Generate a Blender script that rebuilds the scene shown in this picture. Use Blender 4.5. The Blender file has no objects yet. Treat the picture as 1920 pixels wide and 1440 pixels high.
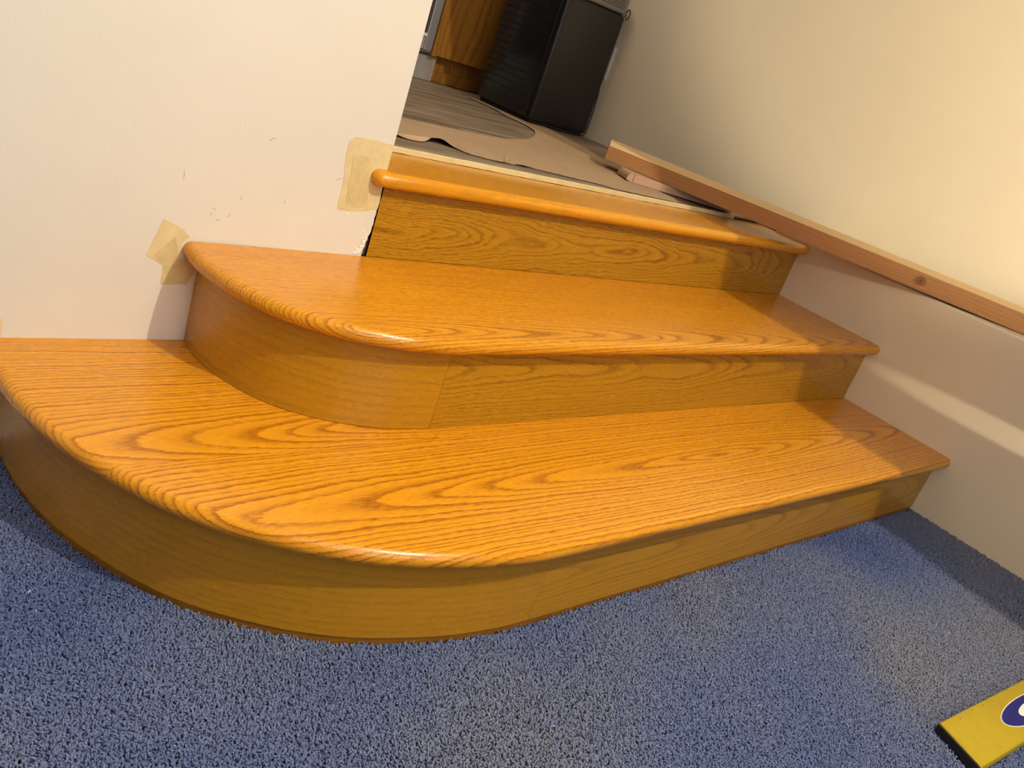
import bpy, bmesh, math, random
import numpy as np
from mathutils import Vector, Matrix
random.seed(4)
S = bpy.context.scene
COL = S.collection

# ------------------------------------------------------------------ camera
CAM = Vector((-0.9063, -1.3045, 0.8227))
R = [[0.73072, -0.6068, 0.31279], [-0.0237, -0.48046, -0.8767], [0.68226, 0.63321, -0.36546]]
FPX = 1599.16
cam = bpy.data.cameras.new('camera'); camo = bpy.data.objects.new('camera', cam); COL.objects.link(camo)
cam.sensor_fit = 'HORIZONTAL'; cam.sensor_width = 36.0; cam.lens = FPX / 1920 * 36.0
cam.clip_start = 0.02; cam.clip_end = 50
rx, ry, rz = [Vector(v).normalized() for v in R]
m = Matrix(((rx.x, -ry.x, -rz.x, CAM.x), (rx.y, -ry.y, -rz.y, CAM.y), (rx.z, -ry.z, -rz.z, CAM.z), (0, 0, 0, 1)))
camo.matrix_world = m
S.camera = camo

# ------------------------------------------------------------------ world, lights, exposure
S.view_settings.view_transform = 'Standard'
S.view_settings.look = 'None'
S.view_settings.gamma = 1.0
S.view_settings.use_curve_mapping = False
S.view_settings.exposure = 0.0
w = bpy.data.worlds.new('world'); S.world = w; w.use_nodes = True
w.node_tree.nodes['Background'].inputs[0].default_value = (1.0, 0.88, 0.72, 1)
w.node_tree.nodes['Background'].inputs[1].default_value = 0.15

def light(name, kind, loc, power, color, size=None, target=None, size_y=None, radius=None, spread=None):
    l = bpy.data.lights.new(name, kind); o = bpy.data.objects.new(name, l); COL.objects.link(o)
    o.location = loc; l.energy = power; l.color = color
    if kind == 'AREA':
        l.size = size
        if size_y: l.shape = 'RECTANGLE'; l.size_y = size_y
        if spread: l.spread = spread
    elif radius is not None:
        l.shadow_soft_size = radius
    if target:
        d = Vector(target) - Vector(loc)
        o.rotation_euler = d.to_track_quat('-Z', 'Y').to_euler()
    return o
LAMP_A = (0.155, -1.9, 2.45)
light('ceiling_lamp_light', 'POINT', LAMP_A, 170, (1.0, 0.90, 0.74), radius=0.005)
light('room_lamp_light', 'AREA', (-0.9, -2.3, 2.2), 9, (1.0, 0.92, 0.80), size=1.0, target=(0.6, 0.0, 0.5))
light('window_daylight', 'AREA', (-0.4, -3.5, 1.35), 21, (0.86, 0.88, 1.0), size=1.7, size_y=1.2, target=(-0.4, 0.0, 1.0))
light('wall_band_spot', 'SPOT', (1.335, -2.95, 0.335), 700, (1.0, 0.86, 0.62), radius=0.006, target=(1.507, -0.80, 0.305)).data.spot_size = math.radians(1.75)  # added narrow spot that draws the light band on the low right wall
bpy.data.objects['wall_band_spot'].data.spot_blend = 0.5
sp_ = light('upper_wall_fill_spot', 'SPOT', (-0.3, -1.9, 1.5), 235, (1.0, 0.88, 0.64), radius=0.10, target=(1.65, -0.50, 1.43))  # added spot, its cone shaped to brighten the upper wall and board
sp_.data.spot_size = math.radians(44.5); sp_.data.spot_blend = 0.40
light('kitchen_lamp_light', 'AREA', (0.7, 1.2, 2.4), 7, (1.0, 0.88, 0.72), size=0.5, target=(0.7, 1.2, 0.5))

# ------------------------------------------------------------------ dimensions
W, T2, T1, Z1, Z2, Z3 = 1.5069, 0.3317, 0.6430, 0.1786, 0.3586, 0.5386
TH = 0.0285
ZT, YT = 0.5268, 0.1650   # top tread sits a plank's thickness below the upper floor
NOSE = 0.030
SEAM2, SEAM1 = -0.0181, 0.024

# ------------------------------------------------------------------ helpers
def link(name, me, mat=None, parent=None):
    o = bpy.data.objects.new(name, me); COL.objects.link(o)
    if mat is not None:
        for mm in (mat if isinstance(mat, (list, tuple)) else [mat]): me.materials.append(mm)
    if parent is not None: o.parent = parent
    return o
def tag(o, label=None, cat=None, group=None, kind=None):
    if label: o['label'] = label
    if cat: o['category'] = cat
    if group: o['group'] = group
    if kind: o['kind'] = kind
    return o
def empty(name, label, cat, group=None):
    o = bpy.data.objects.new(name, None); COL.objects.link(o); o.empty_display_size = 0.05
    return tag(o, label, cat, group)
def bm_to(name, bm, mat=None, parent=None, smooth=False):
    bmesh.ops.recalc_face_normals(bm, faces=bm.faces[:])
    me = bpy.data.meshes.new(name); bm.to_mesh(me); bm.free()
    if smooth:
        for p in me.polygons: p.use_smooth = True
    return link(name, me, mat, parent)
def box_bm(x0, x1, y0, y1, z0, z1, bev=0.0, seg=2, bm=None):
    b = bmesh.new()
    vs = [b.verts.new((x, y, z)) for x in (x0, x1) for y in (y0, y1) for z in (z0, z1)]
    for f in ((0,1,3,2),(4,6,7,5),(0,4,5,1),(2,3,7,6),(0,2,6,4),(1,5,7,3)): b.faces.new([vs[i] for i in f])
    bmesh.ops.recalc_face_normals(b, faces=b.faces[:])
    if bev > 0: bmesh.ops.bevel(b, geom=b.edges[:], offset=bev, segments=seg, affect='EDGES', profile=0.5)
    if bm is not None:
        me = bpy.data.meshes.new('t'); b.to_mesh(me); b.free(); bm.from_mesh(me); bpy.data.meshes.remove(me); return bm
    return b
def prism_bm(pts, vec, bm=None):
    """planar polygon (3D points) extruded by vec"""
    b = bm or bmesh.new(); vec = Vector(vec); n = len(pts)
    a = [b.verts.new(p) for p in pts]; c = [b.verts.new(Vector(p) + vec) for p in pts]
    for i in range(n): b.faces.new((a[i], a[(i+1) % n], c[(i+1) % n], c[i]))
    for ring in (a, c):
        r = bmesh.ops.triangle_fill(b, use_beauty=True, edges=[e for e in (b.edges.get((ring[i], ring[(i+1) % n])) for i in range(n)) if e])
    return b
def tube_bm(path, r, seg=8, bm=None):
    b = bm or bmesh.new(); path = [Vector(p) for p in path]; rings = []
    for i, p in enumerate(path):
        t = (path[min(i+1, len(path)-1)] - path[max(i-1, 0)]).normalized()
        u = t.cross(Vector((0, 0, 1)));  u = u if u.length > 1e-3 else t.cross(Vector((1, 0, 0))); u.normalize(); v = t.cross(u)
        rings.append([b.verts.new(p + r*(math.cos(a)*u + math.sin(a)*v)) for a in [2*math.pi*k/seg for k in range(seg)]])
    for i in range(len(rings)-1):
        for k in range(seg): b.faces.new((rings[i][k], rings[i][(k+1) % seg], rings[i+1][(k+1) % seg], rings[i+1][k]))
    b.faces.new(rings[0]); b.faces.new(rings[-1][::-1])
    return b
def catmull(P, n=10):
    P = [Vector((p[0], p[1], 0)) for p in P]; out = []
    Q = [P[0]*2 - P[1]] + P + [P[-1]*2 - P[-2]]
    for i in range(1, len(Q)-2):
        for k in range(n):
            t = k/n; a, b, c, d = Q[i-1], Q[i], Q[i+1], Q[i+2]
            out.append(0.5*((2*b) + (c-a)*t + (2*a-5*b+4*c-d)*t*t + (3*b-a-3*c+d)*t**3))
    out.append(P[-1]); return out
def normals2(c):
    """outward normals of a curve that runs from the wall round to the right (outside = away from origin side)"""
    out = []
    for i in range(len(c)):
        t = (c[min(i+1, len(c)-1)] - c[max(i-1, 0)]).normalized()
        out.append(Vector((t.y, -t.x, 0)))
    return out
def offset(c, d):
    return [p + n*d for p, n in zip(c, normals2(c))]

# ------------------------------------------------------------------ materials
class N:
    def __init__(s, name):
        s.m = bpy.data.materials.new(name); s.m.use_nodes = True; s.t = s.m.node_tree; s.t.nodes.clear()
        s.out = s.t.nodes.new('ShaderNodeOutputMaterial'); s.b = s.t.nodes.new('ShaderNodeBsdfPrincipled')
        s.t.links.new(s.b.outputs[0], s.out.inputs[0])
    def put(s, inp, v):
        if isinstance(v, bpy.types.NodeSocket): s.t.links.new(v, inp)
        elif v is not None:
            try: inp.default_value = v
            except Exception: inp.default_value = (v, v, v)
    def math(s, op, a, b=None, c=None, clamp=False):
        n = s.t.nodes.new('ShaderNodeMath'); n.operation = op; n.use_clamp = clamp
        s.put(n.inputs[0], a); s.put(n.inputs[1], b); s.put(n.inputs[2], c); return n.outputs[0]
    def sep(s, v):
        n = s.t.nodes.new('ShaderNodeSeparateXYZ'); s.put(n.inputs[0], v); return n.outputs
    def comb(s, x, y, z):
        n = s.t.nodes.new('ShaderNodeCombineXYZ'); s.put(n.inputs[0], x); s.put(n.inputs[1], y); s.put(n.inputs[2], z); return n.outputs[0]
    def noise(s, v, scale=1.0, detail=2.0, rough=0.5, dist=0.0):
        n = s.t.nodes.new('ShaderNodeTexNoise'); s.put(n.inputs['Vector'], v); n.inputs['Scale'].default_value = scale
        n.inputs['Detail'].default_value = detail; n.inputs['Roughness'].default_value = rough; n.inputs['Distortion'].default_value = dist
        return n.outputs[0]
    def vmul(s, v, k):
        n = s.t.nodes.new('ShaderNodeVectorMath'); n.operation = 'MULTIPLY'; s.put(n.inputs[0], v); n.inputs[1].default_value = k; return n.outputs[0]
    def vadd(s, v, k):
        n = s.t.nodes.new('ShaderNodeVectorMath'); n.operation = 'ADD'; s.put(n.inputs[0], v); n.inputs[1].default_value = k; return n.outputs[0]
    def ramp(s, f, stops, interp='LINEAR'):
        n = s.t.nodes.new('ShaderNodeValToRGB'); s.put(n.inputs[0], f); r = n.color_ramp; r.interpolation = interp
        while len(r.elements) < len(stops): r.elements.new(0.5)
        for e, (p, c) in zip(r.elements, stops): e.position = p; e.color = (*c, 1) if len(c) == 3 else c
        return n.outputs[0]
    def mix(s, f, a, b, mode='MIX'):
        n = s.t.nodes.new('ShaderNodeMix'); n.data_type = 'RGBA'; n.blend_type = mode
        s.put(n.inputs[0], f)
        for i, v in ((6, a), (7, b)):
            if isinstance(v, tuple) and len(v) == 3: v = (*v, 1)
            s.put(n.inputs[i], v)
        return n.outputs[2]
    def attr(s, name):
        n = s.t.nodes.new('ShaderNodeAttribute'); n.attribute_name = name; return n.outputs['Vector']
    def objco(s):
        n = s.t.nodes.new('ShaderNodeTexCoord'); return n.outputs['Object']
    def bump(s, h, strength=0.3, dist=0.001):
        n = s.t.nodes.new('ShaderNodeBump'); s.put(n.inputs['Height'], h); n.inputs['Strength'].default_value = strength
        n.inputs['Distance'].default_value = dist; s.t.links.new(n.outputs[0], s.b.inputs['Normal'])
    def set(s, **k):
        for a, v in k.items():
            i = s.b.inputs[a.replace('_', ' ')]
            if isinstance(v, tuple) and len(v) == 3: v = (*v, 1)
            s.put(i, v)
        return s

def oak(name, light_c, dark_c, g0=(0, 0, 0.06), quad=0.10, lin=0.0, ring=0.008, contrast=1.25, rough=0.2, wig=1.0, pore=0.5, swap='gc', skew=0.0, spec=0.5):
    """plain-sawn oak: growth rings of a tapering log cut by the board face; gc = (along, across, depth) in metres"""
    n = N(name); co = n.attr(swap); x, y, z = n.sep(co)
    L = n.math('SUBTRACT', x, g0[0])
    nl = n.noise(n.comb(n.math('MULTIPLY', x, 2.2), n.math('MULTIPLY', y, 5.0), g0[2]*37), 1.0, 2, 0.5)
    nl2 = n.noise(n.comb(n.math('MULTIPLY', x, 7.0), n.math('MULTIPLY', y, 14.0), g0[1]*11+3), 1.0, 2, 0.6)
    ab = n.math('SQRT', n.math('ADD', n.math('MULTIPLY', L, L), quad*quad))
    d = n.math('ADD', n.math('ADD', z, g0[2]), n.math('MULTIPLY', ab, lin))
    d = n.math('ADD', d, n.math('MULTIPLY', n.math('SUBTRACT', nl, 0.5), 0.022*wig))
    a = n.math('ADD', n.math('SUBTRACT', y, g0[1]), n.math('MULTIPLY', n.math('SUBTRACT', nl2, 0.5), 0.012*wig))
    a = n.math('ADD', a, n.math('MULTIPLY', L, skew))
    r = n.math('SQRT', n.math('ADD', n.math('MULTIPLY', a, a), n.math('MULTIPLY', d, d)))
    jit = n.noise(n.comb(n.math('MULTIPLY', x, 38), n.math('MULTIPLY', y, 420), n.math('MULTIPLY', z, 420)), 1.0, 2, 0.6)
    rr = n.math('MULTIPLY', r, 1.0/ring)
    rr = n.math('ADD', rr, n.math('MULTIPLY', n.math('SUBTRACT', n.noise(n.comb(n.math('MULTIPLY', rr, 0.55), 3.3, n.math('MULTIPLY', x, 0.6)), 1.0, 1, 0.5), 0.5), 1.5))
    rr0 = rr
    rr = n.math('ADD', rr, n.math('MULTIPLY', n.math('SUBTRACT', jit, 0.5), 0.50))
    fr = n.math('FRACT', rr)
    band = n.ramp(fr, [(0.0, (0.04,)*3), (0.06, (1,)*3), (0.18, (0.85,)*3), (0.38, (0.25,)*3), (0.7, (0.02,)*3), (1.0, (0.04,)*3)])
    amp = n.noise(n.comb(n.math('ADD', n.math('FLOOR', rr0), 0.37), n.math('MULTIPLY', x, 1.3), 7.7), 1.3, 1, 0.5)
    ampr = n.ramp(amp, [(0.35, (0.45,)*3), (0.62, (1.0,)*3)])
    por = n.noise(n.comb(n.math('MULTIPLY', x, 60), n.math('MULTIPLY', y, 560), n.math('MULTIPLY', z, 560)), 1.0, 2, 0.6)
    porm = n.ramp(por, [(0.38, (1,)*3), (0.56, (0,)*3)])
    pm = n.math('MULTIPLY', porm, n.math('ADD', n.math('MULTIPLY', band, 0.62), 0.38))
    fac = n.math('ADD', n.math('MULTIPLY', n.math('MULTIPLY', band, ampr), contrast*0.62), n.math('MULTIPLY', pm, contrast*pore), clamp=True)
    blot = n.noise(n.comb(n.math('MULTIPLY', x, 2.5), n.math('MULTIPLY', y, 9), 5.0), 1.0, 3, 0.5)
    base = n.mix(n.math('MULTIPLY', n.ramp(blot, [(0.3, (0,)*3), (0.7, (1,)*3)]), 0.25), light_c, tuple(c*0.78 for c in light_c))
    col = n.mix(fac, base, dark_c)
    n.set(Base_Color=col, Roughness=n.math('ADD', n.math('MULTIPLY', pm, 0.12), rough))
    n.b.inputs['Specular IOR Level'].default_value = spec
    n.bump(n.math('SUBTRACT', 1.0, n.math('ADD', n.math('MULTIPLY', pm, 0.6), n.math('MULTIPLY', band, 0.15))), 0.28, 0.0006)
    return n.m
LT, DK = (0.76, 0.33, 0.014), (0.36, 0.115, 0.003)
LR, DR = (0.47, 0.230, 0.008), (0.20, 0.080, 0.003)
M = {}
M['oak_t1'] = oak('oak_lowest_tread_front', LT, DK, (0.62, -0.510, 0.004), 0.03, 0.064, 0.0084, wig=0.9, contrast=1.4)
M['oak_t1b'] = oak('oak_lowest_tread_back', LT, DK, (0.20, -0.312, 0.006), 0.04, 0.095, 0.0080, contrast=1.35)
M['oak_t1c'] = oak('oak_lowest_tread_edge', LT, DK, (2.0, -0.15, 0.05), 0.1, 0.01, 0.006)
M['oak_t2'] = oak('oak_middle_tread', LT, DK, (-0.35, -0.322, 0.012), 0.06, 0.055, 0.0060, contrast=1.35)
M['oak_t3'] = oak('oak_top_tread', LT, DK, (1.3, -0.22, 0.05), 0.05, 0.01, 0.006, contrast=0.5)
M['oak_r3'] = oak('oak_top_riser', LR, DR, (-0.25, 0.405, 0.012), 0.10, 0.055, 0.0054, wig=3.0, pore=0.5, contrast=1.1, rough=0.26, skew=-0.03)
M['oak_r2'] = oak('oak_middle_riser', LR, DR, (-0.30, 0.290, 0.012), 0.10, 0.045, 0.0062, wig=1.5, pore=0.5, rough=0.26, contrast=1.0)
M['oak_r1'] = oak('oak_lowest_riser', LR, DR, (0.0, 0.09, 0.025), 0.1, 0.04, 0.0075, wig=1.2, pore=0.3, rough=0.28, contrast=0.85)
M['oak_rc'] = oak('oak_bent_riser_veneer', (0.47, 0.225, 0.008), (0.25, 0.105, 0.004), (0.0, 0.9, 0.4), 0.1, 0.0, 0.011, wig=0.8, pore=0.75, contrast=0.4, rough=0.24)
M['oak_cab'] = oak('oak_cabinet_side', (0.40, 0.175, 0.022), (0.20, 0.075, 0.008), (0.2, 1.6, 0.02), 0.10, 0.01, 0.008, rough=0.4, pore=0.3)

def plain(name, c, rough=0.5, metal=0.0, noise=0.0, scale=8.0, bump=0.0, bscale=300, spec=0.5):
    n = N(name); co = n.objco(); col = (*c, 1)
    if noise: col = n.mix(n.ramp(n.noise(co, scale, 4, 0.6), [(0.3, (0,)*3), (0.7, (1,)*3)]), tuple(k*(1-noise) for k in c), tuple(min(1, k*(1+noise)) for k in c))
    n.set(Base_Color=col, Roughness=rough, Metallic=metal); n.b.inputs['Specular IOR Level'].default_value = spec
    if bump: n.bump(n.noise(co, bscale, 3, 0.55), bump, 0.0012)
    return n.m
M['wall'] = plain('painted_drywall', (0.72, 0.69, 0.60), 0.55, noise=0.025, scale=2.5, bump=0.16, bscale=230, spec=0.35)
M['wall2'] = plain('painted_drywall_right', (0.82, 0.72, 0.54), 0.42, noise=0.03, scale=2.2, bump=0.10, bscale=150, spec=0.4)
M['plaster'] = plain('bare_plaster', (0.85, 0.82, 0.76), 0.9, noise=0.08, scale=60, bump=0.6, bscale=400)
M['dark'] = plain('dark_gap', (0.03, 0.022, 0.018), 0.9)
M['tape'] = plain('masking_tape', (0.68, 0.56, 0.29), 0.6, noise=0.10, scale=28, bump=0.5, bscale=90)
M['tape2'] = plain('masking_tape_second_layer', (0.62, 0.50, 0.24), 0.6, noise=0.12, scale=35, bump=0.5, bscale=110)
M['paper'] = plain('builders_paper', (0.47, 0.325, 0.19), 0.8, noise=0.06, scale=9, bump=0.2, bscale=500)
M['black'] = plain('black_plastic', (0.008, 0.008, 0.0075), 0.38, bump=0.05, bscale=900)
M['blackg'] = plain('black_gloss_plastic', (0.010, 0.012, 0.014), 0.22)
M['blackb'] = plain('black_base_plastic', (0.006, 0.006, 0.006), 0.6)
M['silver'] = plain('silver_plastic', (0.30, 0.29, 0.27), 0.35, metal=0.5)
M['white'] = plain('white_plastic', (0.85, 0.83, 0.80), 0.35)
M['grey_panel'] = plain('pale_grey_laminate', (0.40, 0.38, 0.34), 0.4, noise=0.15, scale=14)
M['lav'] = plain('brushed_steel_trim', (0.36, 0.35, 0.38), 0.35, metal=0.4)
M['browndoor'] = plain('dark_brown_panel', (0.075, 0.04, 0.022), 0.4)
M['strip'] = plain('dark_brown_edge', (0.26, 0.105, 0.008), 0.45, noise=0.2, scale=30)  # dark brown of the riser foot band and the block line
M['yellow'] = plain('yellow_paint', (0.44, 0.325, 0.007), 0.42, noise=0.07, scale=25, bump=0.15, bscale=250)
M['blue'] = plain('blue_print', (0.002, 0.005, 0.17), 0.5)
M['cream'] = plain('cream_print', (0.86, 0.82, 0.70), 0.45)
M['scuff'] = plain('scuff_dark', (0.22, 0.17, 0.12), 0.8)
M['ceil'] = plain('ceiling_paint', (0.55, 0.50, 0.44), 0.9)
M['room'] = plain('room_wall_paint', (0.34, 0.30, 0.25), 0.8)
M['rubber'] = plain('cable_rubber', (0.012, 0.012, 0.012), 0.5)
M['grain_end'] = plain('pine_end_grain', (0.50, 0.29, 0.16), 0.8, noise=0.2, scale=150, bump=0.5, bscale=500)

def fir(name, la, da, ring, knot=None):
    n = N(name); co = n.attr('gc'); x, y, z = n.sep(co)
    nz = n.noise(n.comb(n.math('MULTIPLY', x, 5), n.math('MULTIPLY', y, 30), n.math('MULTIPLY', z, 30)), 1.0, 3, 0.6)
    v = n.math('ADD', n.math('MULTIPLY', n.math('ADD', y, z), 1/ring), n.math('MULTIPLY', nz, 3.0))
    band = n.ramp(n.math('FRACT', v), [(0, (0,)*3), (0.55, (0.25,)*3), (0.9, (1,)*3), (1.0, (0,)*3)])
    fz = n.noise(n.comb(n.math('MULTIPLY', x, 40), n.math('MULTIPLY', y, 220), n.math('MULTIPLY', z, 220)), 1.0, 3, 0.6)
    f = n.math('ADD', n.math('MULTIPLY', band, 0.4), n.math('MULTIPLY', fz, 0.55), clamp=True)
    col = n.mix(f, la, da)
    if knot:
        dx = n.math('SUBTRACT', x, knot[0]); dz = n.math('SUBTRACT', z, knot[1])
        q = n.math('SQRT', n.math('ADD', n.math('MULTIPLY', dx, dx), n.math('MULTIPLY', n.math('MULTIPLY', dz, dz), 1.0)))
        q = n.math('ADD', q, n.math('MULTIPLY', n.math('SUBTRACT', n.noise(co, 220, 2, 0.5), 0.5), 0.008))
        k = n.ramp(n.math('MULTIPLY', q, 50), [(0.0, (0.9,)*3), (0.12, (0.95,)*3), (0.25, (0.25,)*3), (0.55, (0.45,)*3), (0.8, (0.35,)*3), (1.0, (0,)*3)])
        col = n.mix(k, col, (0.10, 0.045, 0.015))
    n.set(Base_Color=col, Roughness=0.7); n.bump(fz, 0.4, 0.0008)
    return n.m
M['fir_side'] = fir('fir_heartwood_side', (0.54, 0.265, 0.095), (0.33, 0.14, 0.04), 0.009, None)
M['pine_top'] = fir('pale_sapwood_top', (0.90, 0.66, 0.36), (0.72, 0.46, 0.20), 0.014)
M['block'] = fir('rough_pine_block', (0.62, 0.40, 0.27), (0.46, 0.27, 0.17), 0.006)

def vinyl():
    n = N('greyed_wood_vinyl'); co = n.attr('gc'); x, y, z = n.sep(co)
    nz = n.noise(n.comb(n.math('MULTIPLY', x, 2.0), n.math('MULTIPLY', y, 24), z), 1.0, 4, 0.7)
    nf = n.noise(n.comb(n.math('MULTIPLY', x, 9.0), n.math('MULTIPLY', y, 240), z), 1.0, 3, 0.6)
    f = n.math('ADD', n.math('MULTIPLY', nz, 0.8), n.math('MULTIPLY', nf, 0.25))
    col = n.ramp(f, [(0.34, (0.10, 0.065, 0.04)), (0.47, (0.22, 0.16, 0.105)), (0.60, (0.36, 0.285, 0.20)), (0.75, (0.44, 0.36, 0.27))])
    n.set(Base_Color=col, Roughness=0.45); n.bump(nf, 0.2, 0.0006); return n.m
M['vinyl'] = vinyl()

def carpet(name, tuft):
    n = N(name)
    if tuft:
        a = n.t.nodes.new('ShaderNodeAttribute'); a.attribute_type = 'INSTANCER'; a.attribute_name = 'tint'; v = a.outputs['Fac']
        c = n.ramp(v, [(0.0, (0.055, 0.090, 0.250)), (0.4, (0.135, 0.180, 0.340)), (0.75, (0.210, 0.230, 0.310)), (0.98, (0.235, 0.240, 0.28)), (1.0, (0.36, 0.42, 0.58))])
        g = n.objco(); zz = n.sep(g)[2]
        col = n.mix(n.math('MULTIPLY', zz, 1/0.010, clamp=True), n.mix(0.5, c, (0.02, 0.03, 0.08)), c)  # yarn colour darkens to the root, painting in the shade between tufts
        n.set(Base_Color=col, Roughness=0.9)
        n.b.inputs['Sheen Weight'].default_value = 0.08; n.b.inputs['Sheen Roughness'].default_value = 0.5
    else:
        co = n.objco(); v = n.noise(co, 260, 3, 0.6)
        c = n.ramp(v, [(0.3, (0.03, 0.04, 0.09)), (0.7, (0.16, 0.19, 0.33))])
        n.set(Base_Color=c, Roughness=0.95); n.bump(v, 1.0, 0.004)
    n.b.inputs['Specular IOR Level'].default_value = 0.03
    return n.m
M['carpet'] = carpet('blue_carpet_backing', False)
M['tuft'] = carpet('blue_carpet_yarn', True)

def set_gc(o, fn):
    me = o.data; at = me.attributes.new('gc', 'FLOAT_VECTOR', 'POINT')
    arr = []
    for v in me.vertices: arr += list(fn(v.co))
    at.data.foreach_set('vector', arr)

# ------------------------------------------------------------------ setting: walls, floors, ceiling
def struct(name, bm, mat, parent=None, label=None):
    o = bm_to(name, bm, mat, parent)
    if parent is None: o['kind'] = 'structure'
    if label: o['label'] = label
    return o
# left wall with its broken drywall corner
edge = [(-0.006, 2.9), (-0.006, 0.53), (-0.0062, 0.49), (-0.004, 0.466), (-0.0045, 0.455), (-0.0058, 0.449), (-0.0052, 0.441), (-0.0062, 0.434),
        (-0.0050, 0.423), (-0.0063, 0.416), (-0.0058, 0.408), (-0.0095, 0.397), (-0.0088, 0.392), (-0.0112, 0.386), (-0.0103, 0.379),
        (-0.0128, 0.3705), (-0.0122, 0.366), (-0.0138, 0.361), (-0.0136, 0.3592)]
pts = [(-3.0, 0, 2.9), (-3.0, 0, -0.02), (-0.0136, 0, -0.02)] + [(x, 0, z) for x, z in reversed(edge)]
# wall face set from y=0 backwards
lw = struct('wall_left', prism_bm(pts, (0, 0.115, 0)), M['wall'])
lw['label'] = 'cream painted wall left of the steps with a broken lower corner'
# torn white plaster along the broken corner
def blob(cx, cy, cz, sx, sy, sz, seed, bm):
    rr = random.Random(seed); b = bmesh.new(); bmesh.ops.create_icosphere(b, subdivisions=2, radius=1.0)
    for v in b.verts:
        k = 1 + rr.uniform(-0.25, 0.25); v.co = Vector((cx + v.co.x*sx*k, cy + v.co.y*sy*k, cz + v.co.z*sz*k))
    me = bpy.data.meshes.new('t'); b.to_mesh(me); b.free(); bm.from_mesh(me); bpy.data.meshes.remove(me)
b = bmesh.new()
for i, (x, z, sx, sz) in enumerate([(-0.020, 0.368, 0.006, 0.007), (-0.018, 0.377, 0.006, 0.004), (-0.016, 0.386, 0.005, 0.004), (-0.026, 0.3635, 0.007, 0.003),
                                    (-0.014, 0.393, 0.004, 0.003), (-0.0270, 0.3715, 0.004, 0.002), (-0.023, 0.407, 0.003, 0.0022), (-0.066, 0.4375, 0.003, 0.002),
                                    (-0.0675, 0.4345, 0.001, 0.003), (-0.0645, 0.4345, 0.001, 0.003)]):
    blob(x, 0.0002, z, sx, 0.0009, sz, i, b)
p = bm_to('torn_plaster', b, M['plaster'], lw, True); p['label'] = 'white torn plaster beside the broken corner'
# raw drywall edge at the foot of the wall, outside the lowest step
b = bmesh.new()
rr = random.Random(3)
low = [(-3.0, 0.0), (-3.0, 0.05)] + [(-0.9 + 0.02*i, 0.036 + rr.uniform(-0.008, 0.006)) for i in range(14)] + [(-0.615, 0.040), (-0.605, 0.046), (-0.5935, 0.038), (-0.5935, 0.0)]
prism_bm([(x, -0.0012, z) for x, z in low], (0, 0.001, 0), b)
p = bm_to('raw_edge', b, M['plaster'], lw); p['label'] = 'raw dirty drywall edge along the carpet'
# small scuffs and pencil marks on the left wall
marks = [[(-0.2404, 0.539), (-0.2385, 0.5415)], [(-0.2395, 0.5405), (-0.2328, 0.5465), (-0.2315, 0.5445)], [(-0.368, 0.4704), (-0.366, 0.4625), (-0.3672, 0.456)],
         [(-0.3108, 0.4167), (-0.307, 0.4140)], [(-0.2808, 0.4112), (-0.2832, 0.404)], [(-0.312, 0.409), (-0.3135, 0.402)], [(-0.303, 0.399), (-0.297, 0.396)],
         [(-0.19, 0.445), (-0.191, 0.439)], [(-0.268, 0.441), (-0.2672, 0.436)], [(-0.45, 0.53), (-0.4485, 0.5295)], [(-0.2867, 0.5626), (-0.2860, 0.5606)], [(-0.105, 0.493), (-0.094, 0.498)]]
for k, mk in enumerate(marks):
    b = tube_bm([(x, -0.00005, z) for x, z in mk], 0.00035, 4)
    p = bm_to('scuff_mark', b, M['scuff'], lw)

# right side: low stair wall with a ledge on top, and the tall wall behind it
def uw(y): return 1.62 + (1.05 - y)*0.08
YF = -3.6
b = bmesh.new()
prof = [(W, -0.02), (W, Z3 - 0.005), (W + 0.0015, Z3 - 0.0015), (W + 0.005, Z3), (2.1, Z3), (2.1, -0.02)]
prism_bm([(x, YF, z) for x, z in prof], (0, -YF + 0.10, 0), b)
rw = struct('wall_right', b, M['wall2']); rw['label'] = 'low cream wall beside the steps with a rounded ledge'
b = bmesh.new()
for i, (y, z, s) in enumerate([(-0.075, 0.531, 0.0018), (-0.05, 0.521, 0.0022), (-0.048, 0.516, 0.0012), (-0.085, 0.514, 0.002), (-0.088, 0.506, 0.0016), (-0.09, 0.500, 0.0014), (-0.062, 0.533, 0.0012), (-0.70, 0.20, 0.0014)]):
    blob(W, y, z, 0.0006, s*1.6, s*1.3, 40+i, b)
p = bm_to('plaster_chips', b, M['plaster'], rw, True); p['label'] = 'small white filler chips under the ledge'
b = bmesh.new()
prism_bm([(uw(YF), YF, Z3 - 0.3), (uw(3.0), 3.0, Z3 - 0.3), (uw(3.0), 3.0, 2.9), (uw(YF), YF, 2.9)], (0.12, 0, 0), b)
uwall = struct('wall_back_right', b, M['wall2']); uwall['label'] = 'tall cream wall standing behind the ledge'
# carpeted lower floor
b = box_bm(-3.0, W + 0.001, YF, 0.0, -0.06, -0.010)
floor = struct('floor', b, M['carpet']); floor['label'] = 'blue cut pile carpet of the lower room'
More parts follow.
